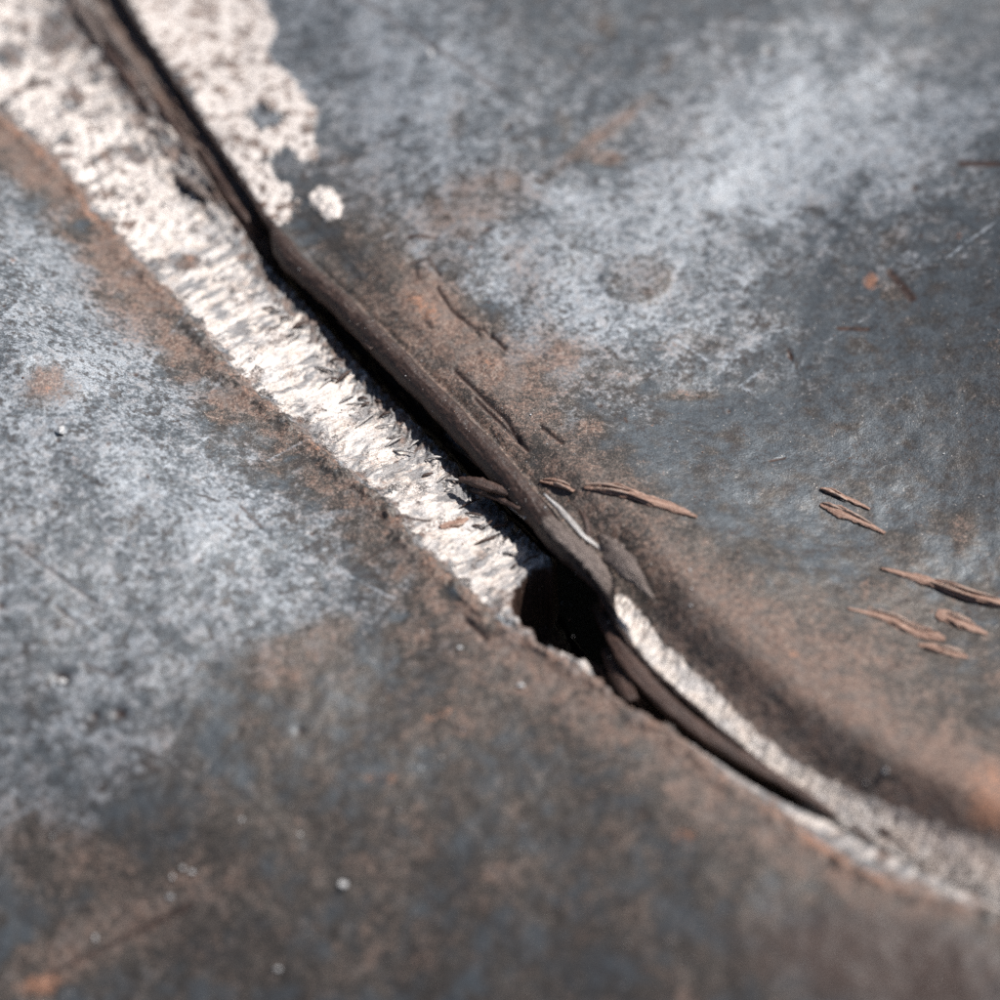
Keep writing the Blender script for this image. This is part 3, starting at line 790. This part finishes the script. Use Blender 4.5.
def ribbon(name, pts, widths, thick, mat, parent=None, bow=0.0, jag=0.0, tilt=0.0, n=36, m=10, seed=0, label=None, cat=None, group=None, drape=False, round_=0.0, centre=None):
    """a torn strip; pts = (x, y, z) metres along its middle, widths in metres.
    bow lifts the middle over the edges, jag roughens the outline, tilt turns it about its length."""
    r = np.random.default_rng(seed)
    C = catmull(pts, n)
    W = np.interp(np.linspace(0, 1, n + 1), np.linspace(0, 1, len(widths)), widths)
    T = np.gradient(C, axis=0); T /= np.linalg.norm(T, axis=1, keepdims=True)
    side = np.cross(T, [0, 0, 1.0]); side /= np.linalg.norm(side, axis=1, keepdims=True)
    up = np.cross(side, T)
    tl = np.interp(np.linspace(0, 1, n + 1), np.linspace(0, 1, len(tilt)), tilt) if hasattr(tilt, '__len__') else np.full(n + 1, tilt)
    ca, sa = np.cos(tl)[:, None], np.sin(tl)[:, None]
    side, up = side * ca + up * sa, up * ca - side * sa
    jl = 1 + jag * np.convolve(r.normal(size=n + 3), [.3, .4, .3], 'valid'); jr = 1 + jag * np.convolve(r.normal(size=n + 3), [.3, .4, .3], 'valid')
    rough = r.normal(size=(n + 1, m + 1)) * 0.14 * thick
    stri = np.convolve(r.normal(size=m + 3), [.2, .6, .2], 'valid') * 0.14 * thick
    top = []; bot = []
    for i in range(n + 1):
        for j in range(m + 1):
            v = j / m * 2 - 1
            w = 0.5 * W[i] * (jl[i] if v < 0 else jr[i])
            edge = math.sqrt(max(0.0, 1 - abs(v) ** 3)) if round_ else 1.0
            p = C[i] + side[i] * (v * w) + up[i] * (bow * W[i] * (1 - v * v))
            if drape: p = np.array([p[0], p[1], height_at(p[0], p[1])])
            th = thick * (0.25 + 0.75 * edge) * min(1.0, W[i] / max(widths) * 1.6 + 0.15)
            top.append(p + up[i] * (th * 0.75 + (rough[i, j] + stri[j]) * (abs(v) < 0.99)))
            bot.append(p - up[i] * th * 0.35)
    V = top + bot; off = (n + 1) * (m + 1); F = []
    a = lambda i, j: i * (m + 1) + j
    for i in range(n):
        for j in range(m):
            F.append((a(i, j), a(i, j + 1), a(i + 1, j + 1), a(i + 1, j))[::-1])
            F.append((off + a(i, j), off + a(i, j + 1), off + a(i + 1, j + 1), off + a(i + 1, j)))
        F.append((a(i, 0), a(i + 1, 0), off + a(i + 1, 0), off + a(i, 0))[::-1])
        F.append((a(i, m), off + a(i, m), off + a(i + 1, m), a(i + 1, m))[::-1])
    for j in range(m):
        F.append((a(0, j), off + a(0, j), off + a(0, j + 1), a(0, j + 1))[::-1])
        F.append((a(n, j), a(n, j + 1), off + a(n, j + 1), off + a(n, j))[::-1])
    # local frame: x along the piece, so that the grain follows it
    o_ = C[len(C) // 2] if centre is None else np.array(centre)
    ex = C[-1] - C[0]; ang_ = math.atan2(ex[1], ex[0])
    V = np.array(V) - o_
    c_, s_ = math.cos(-ang_), math.sin(-ang_)
    V = np.stack([V[:, 0] * c_ - V[:, 1] * s_, V[:, 0] * s_ + V[:, 1] * c_, V[:, 2]], -1)
    o = mesh_obj(name, [tuple(v) for v in V], F, mat, parent)
    o.location = o_; o.rotation_euler = (0, 0, ang_)
    if label: o['label'] = label
    if cat: o['category'] = cat
    if group: o['group'] = group
    return o


def on(px, py, lift=0.0):
    p, nrm = surface(px, py)
    return (p.x, p.y, p.z + lift)


def at(px, py, z):
    g = ground(px, py, z)
    return (float(g[0]), float(g[1]), z)


PX = 0.0002      # one photograph pixel in metres near the focus

# --- torn metal that belongs to the plate
ribbon('torn_flap', [at(548, 520, .0034), at(568, 541, .0040), at(590, 562, .0040), at(606, 583, .0026), at(613, 606, -.002)], [20 * PX, 34 * PX, 33 * PX, 26 * PX, 6 * PX], .0006, M_FLAP, plate, 0.18, 0.20, 0.5, 40, 12, 3,
       label='grey torn end of the rolled lip above the hole')
ribbon('torn_flap', [at(600, 536, .0040), at(615, 553, .0048), at(631, 572, .0052), at(653, 600, .0044)], [8 * PX, 23 * PX, 22 * PX, 4 * PX], .0005, M_FLAP, plate, 0.16, 0.24, -0.30, 40, 12, 5,
       label='jagged grey tooth of torn metal beside the hole')
ribbon('torn_flap', [at(579, 512, .0032), at(585, 520, .0046), at(588, 534, .0040), at(587, 545, .003)], [3 * PX, 9 * PX, 10 * PX, 4 * PX], .0004, M_TEAR, plate, 0.2, 0.12, 0.9, 24, 8, 7,
       label='small upright brown curl of torn metal')
ribbon('torn_flap', [at(544, 494, .0040), at(562, 512, .0041), at(582, 534, .0042), at(604, 552, .0036)], [2 * PX, 6 * PX, 7 * PX, 3 * PX], .0003, M_SHARD, plate, 0.1, 0.2, 0.2, 30, 6, 8, label='bright bare edge along the torn lip')
ribbon('torn_strip', [at(598, 608, -.0100), at(612, 632, -.0052), at(631, 664, -.0034), at(661, 699, -.0030), at(697, 729, -.0030), at(742, 759, -.0029), at(795, 790, -.0030), at(838, 818, -.0034)],
       [14 * PX, 19 * PX, 22 * PX, 20 * PX, 18 * PX, 15 * PX, 11 * PX, 4 * PX], .0009, M_TEAR, plate, 0.22, 0.06, [0.0, 0.25, 0.3, 0.2], 60, 12, 9, label='twisted brown strip lying in the lower crack')
ribbon('torn_strip', [at(608, 652, -.009), at(620, 676, -.0055), at(633, 703, -.0034)], [14 * PX, 19 * PX, 12 * PX], .0009, M_TEAR, plate, 0.22, 0.05, -0.2, 26, 10, 11, label='short brown tongue at the lower end of the hole')
ribbon('torn_strip', [at(594, 575, -.001), at(604, 600, -.005), at(606, 625, -.010)], [22 * PX, 22 * PX, 10 * PX], .0008, M_TEAR, plate, 0.2, 0.08, 0.9, 26, 10, 12, label='dark brown inner wall hanging inside the hole')
# strands torn up along the left side of the lip
ribbon('torn_fibre', [at(459, 480, .0000), at(480, 484, .0010), at(510, 494, .0012)], [4 * PX, 14 * PX, 10 * PX], .0007, M_TEAR, plate, 0.2, 0.12, 0.2, 26, 8, 19)
for i, (a_, b_, w_, mt) in enumerate([((470, 492), (520, 512), 8, M_TEAR), ((488, 492), (527, 521), 11, M_SHARD), ((322, 303), (350, 338), 10, M_TEAR), ((338, 322), (372, 352), 8, M_TEAR), ((436, 428), (470, 462), 4, M_SHARD),
                                      ((408, 398), (436, 428), 7, M_TEAR), ((500, 515), (536, 545), 5, M_TEAR), ((444, 446), (482, 470), 4, M_TEAR), ((418, 424), (446, 436), 4, M_TEAR)]):
    p = on(*a_, 0.0003); e = on(*b_, 0.0006)
    mid = tuple(0.5 * (np.array(p) + np.array(e)) + np.array([0, 0, .0008]))
    ribbon('torn_fibre', [p, mid, e], [w_ * PX * .35, w_ * PX, w_ * PX * .5], .0005, mt, plate, 0.25, 0.15, 0.1, 22, 6, 20 + i)
for i in range(46):                                  # fine frayed fringe along the band
    f = rng.uniform(0, 1)
    cx = 285 + f * 255 + rng.normal(0, 3); cy = 300 + f * 262 + rng.normal(0, 4)
    cx -= rng.uniform(3, 24); 
    ln_ = rng.uniform(9, 26); an = math.radians(rng.uniform(-42, 22))
    a_ = (cx - ln_ * math.cos(an), cy - ln_ * math.sin(an) * .8)
    p = on(*a_, 0.0001); e = on(cx, cy, rng.uniform(0.0003, 0.0010))
    mid = tuple(0.5 * (np.array(p) + np.array(e)) + np.array([0, 0, rng.uniform(.0002, .0006)]))
    w_ = rng.uniform(1.8, 4.2)
    ribbon('torn_fibre', [p, mid, e], [w_ * PX * .3, w_ * PX, w_ * PX * .3], .0003, M_SHARD if rng.random() < .45 else M_TEAR, plate, 0.2, 0.1, 0.1, 8, 3, 60 + i)
# long shavings lying in the upper slot
for i, (a_, b_, w_, mt) in enumerate([((88, 6), (150, 92), 14, M_FLAP), ((98, 40), (148, 110), 12, M_TEAR), ((176, 178), (214, 205), 12, M_FLAP), ((215, 185), (262, 240), 10, M_TEAR), ((196, 150), (244, 216), 8, M_TEAR), ((226, 192), (268, 236), 7, M_TEAR), ((150, 95), (196, 160), 9, M_TEAR), ((60, -20), (112, 62), 16, M_FLAP), ((178, 140), (215, 192), 9, M_FLAP)]):
    p = on(*a_, 0.0002); e = on(*b_, 0.0002); p2 = on(a_[0] * .66 + b_[0] * .34, a_[1] * .66 + b_[1] * .34, .0007); p3 = on(a_[0] * .33 + b_[0] * .67, a_[1] * .33 + b_[1] * .67, .0007)
    ribbon('torn_fibre', [p, p2, p3, e], [w_ * PX * .4, w_ * PX, w_ * PX * .9, w_ * PX * .3], .0007, mt, plate, 0.25, 0.12, 0.1, 30, 8, 140 + i)

# --- slivers lying on the plate: each a thing of its own
SLV = [(((584, 488), (618, 492), (655, 503), (697, 518)), (3, 8, 13, 10, 12, 9, 3), .0010, 'long rust brown sliver with a pale frayed edge beside the rolled lip'),
       (((820, 489), (838, 495), (870, 510)), (2, 6, 7, 4, 5, 2), .0005, 'narrower of two short rust brown slivers lying close together'),
       (((820, 505), (846, 515), (885, 534)), (4, 9, 14, 10, 6, 3), .0006, 'wider of two short rust brown slivers lying close together'),
       (((880, 569), (925, 582), (968, 596), (1030, 612)), (2, 7, 11, 9, 12, 10, 8), .0013, 'long straight dark brown twig-like sliver on dark steel'),
       (((847, 609), (885, 618), (912, 630), (945, 640)), (2, 5, 9, 15, 12, 14, 4), .0006, 'flat reddish brown sliver with a long pointed tail'),
       (((936, 614), (958, 622), (987, 635)), (9, 14, 12, 15, 8, 3), .0005, 'short blunt reddish brown flake beside the long pointed sliver'),
       (((918, 645), (942, 651), (968, 658)), (3, 8, 10, 7, 8, 3), .0005, 'small faint brown flake at the tip of the long pointed sliver'),
       (((540, 482), (556, 484), (574, 492)), (3, 7, 3), .0005, 'tiny brown splinter between rolled lip and long frayed sliver'),
       (((440, 528), (456, 524), (468, 519)), (5, 9, 3), .0004, 'small orange brown flake stuck on the bright bare band')]
for i, (pts, wd, th, lab) in enumerate(SLV):
    pp = [on(a_, b_, 0.0002) for a_, b_ in pts]
    sl = ribbon('rust_sliver', pp, [w_ * PX * 1.2 for w_ in wd], th * 0.45, M_SLIVER, None, 0.04, 0.16, 0.0, 56, 12, 200 + i, label=lab, cat='sliver', group='brown slivers on the steel plate', round_=1)
    inv = Matrix.LocRotScale(sl.location, sl.rotation_euler, None).inverted()
    pc = catmull(pp, 40)
    for k_ in range(4):                                # loose strands standing off its edges
        i0 = int(rng.integers(0, 22)); i1 = min(40, i0 + int(rng.integers(10, 22)))
        sd_ = np.array([-(pc[i1] - pc[i0])[1], (pc[i1] - pc[i0])[0], 0]); sd_ /= np.linalg.norm(sd_)
        w0 = max(wd) * PX * 0.5 * rng.uniform(0.2, 0.9) * rng.choice([-1, 1])
        q0 = pc[i0] + sd_ * w0 * 0.7 + [0, 0, th * 0.5]; q1 = pc[(i0 + i1) // 2] + sd_ * w0 + [0, 0, th * 0.75]; q2 = pc[i1] + sd_ * w0 * rng.uniform(.5, 1.5) + [0, 0, th * 0.4]
        fr = ribbon('frayed_strand', [q0, q1, q2], [0.6 * PX, 2.4 * PX, 0.7 * PX], .0003, M_SLIVER_PALE if k_ % 2 else M_SLIVER, None, 0.2, 0.15, 0.1, 12, 4, 900 + i * 10 + k_)
        fr.parent = sl; fr.matrix_parent_inverse = inv


def pebble(name, px, py, r, mat, seed, label, group, cat, squash=0.7, sub=1):
    import bmesh
    bm = bmesh.new(); bmesh.ops.create_icosphere(bm, subdivisions=sub, radius=1.0)
    rr = np.random.default_rng(seed)
    ph = rr.uniform(0, 6.28, 6)
    for v in bm.verts:
        c = v.co
        f = 1 + .26 * math.sin(3 * c.x + ph[0]) + .2 * math.sin(4 * c.y + ph[1]) + .12 * math.sin(5 * c.z + ph[2] + 2 * c.x)
        v.co = Vector((c.x * f * (1 + .3 * math.sin(ph[3])), c.y * f, c.z * f * squash)) * r
    me = bpy.data.meshes.new(name); bm.to_mesh(me); bm.free()
    me.materials.append(mat)
    o = bpy.data.objects.new(name, me); sc.collection.objects.link(o)
    p, nrm = surface(px, py)
    o.location = p + nrm * (r * squash * 0.55)
    o.rotation_euler = (0, 0, ph[4])
    o['label'] = label; o['group'] = group; o['category'] = cat
    return o


GR = [(430, 55, 6.5, 'round white grain on the blue grey upper sheet near a long scratch'), (886, 771, 5.0, 'white grain on the dark flank of the crest'), (344, 885, 6.0, 'large white grain on the dark brown lower sheet'),
      (460, 648, 3.6, 'white grain just beside the rusty rim near the hole'), (521, 686, 4.2, 'pale grain below the hole on the lower sheet'), (63, 682, 5.5, 'pale grain sitting in a dark round pit'),
      (172, 877, 4.2, 'largest grain of a small pale cluster beside faint scratches'), (192, 872, 3.8, 'medium grain of a small pale cluster, touching the smallest'), (183, 868, 3.2, 'smallest grain of a small pale cluster, between two others'),
      (170, 897, 4.6, 'pale grain a little apart from the small pale cluster'), (278, 969, 5.0, 'lone pale grain on dark steel between rusty streaks and large grain'), (398, 811, 3.6, 'small pale grain on dark lower sheet under the orange stain'),
      (420, 769, 2.8, 'tiny pale grain right of the orange stain'), (300, 835, 3.0, 'tiny faint grain beside the long pale scratch'), (205, 668, 0.1, ''), (692, 589, 1.8, 'tiny white speck on the crest beside the torn tooth'), (691, 606, 2.0, 'tiny white speck on the crest next to the bare crack wall'),
      (545, 508, 1.6, 'tiny white speck on the rolled lip'), (196, 330, 1.6, 'tiny pale speck on the rusty shoulder'), (202, 322, 2.0, 'tiny dark speck on the bright band by the rim'), (944, 454, 1.5, 'tiny white speck on dark steel above the slivers'),
      (677, 442, 1.4, 'tiny white speck above the long frayed sliver'), (60, 432, 6.0, 'chalky white crumb on the mottled lower sheet'), (463, 730, 2.6, 'pale grain on the brown shoulder below the hole'), (442, 758, 2.4, 'pale grain on the brown shoulder further below the hole'),
      (52, 836, 3.0, 'faint grain on the blue grey lower sheet'), (242, 820, 3.2, 'faint grain at the end of a pale scratch'), (95, 938, 4.0, 'faint grain between two rusty streaks')]
for i, (a_, b_, r, lab) in enumerate(GR):
    if r < 0.5: continue
    pebble('grit_grain', a_, b_, r * PX * (0.62 if b_ > 700 else 0.85) * rng.uniform(0.8, 1.1), M_TEAR if 'dark' in lab and 'speck' in lab and 'dark speck' in lab else M_GRIT, 300 + i, lab, 'grains of grit on the steel plate', 'grit')

# fine dust that nobody could count: one object
import bmesh
V = []; F = []
NDUST = 2600
made = 0
while made < NDUST:
    a_ = rng.uniform(-40, 1040); b_ = rng.uniform(-40, 1040)
    wgt = 0.35 + 0.65 * math.exp(-((a_ - 150 - b_ * 0.8) / 330.0) ** 2)
    if rng.random() > wgt: continue
    try: p, nrm = surface(a_, b_)
    except TypeError: continue
    if p.z < -0.006: continue
    r = PX * float(np.clip(rng.lognormal(-0.55, 0.35), .3, 1.5))
    k0 = len(V)
    R = rng.normal(size=(3, 3)); Q, _ = np.linalg.qr(R)
    c0 = np.array(p) + np.array(nrm) * r * 0.5
    for dx in ((1, 0, 0), (-1, 0, 0), (0, 1, 0), (0, -1, 0), (0, 0, 1), (0, 0, -1)):
        V.append(tuple(c0 + Q @ np.array(dx) * r * rng.uniform(.6, 1.2)))
    for f in ((0, 2, 4), (2, 1, 4), (1, 3, 4), (3, 0, 4), (2, 0, 5), (1, 2, 5), (3, 1, 5), (0, 3, 5)): F.append(tuple(k0 + q_ for q_ in f))
    made += 1
dust = mesh_obj('dust', V, F, M_GRIT, None, False)
dust['label'] = 'fine pale dust scattered over the steel plate'; dust['category'] = 'dust'; dust['kind'] = 'stuff'
ms = [M_GRIT, M_GRITB]
dust.data.materials.append(M_GRITB)
dust.data.polygons.foreach_set('material_index', np.repeat((rng.random(NDUST) < 0.55).astype(np.int32), 8))

# added near-black plate behind the tear, keeps light out so the hole stays dark
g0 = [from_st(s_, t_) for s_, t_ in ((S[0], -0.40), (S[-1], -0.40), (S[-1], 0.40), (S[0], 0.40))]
back = mesh_obj('light_block_plate', [(x_, y_, -0.045) for x_, y_ in g0] + [(x_, y_, -0.050) for x_, y_ in g0],
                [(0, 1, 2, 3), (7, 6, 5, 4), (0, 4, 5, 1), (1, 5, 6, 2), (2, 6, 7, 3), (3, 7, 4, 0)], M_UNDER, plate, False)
back['label'] = 'added dark backing plate that keeps light out of the tear'
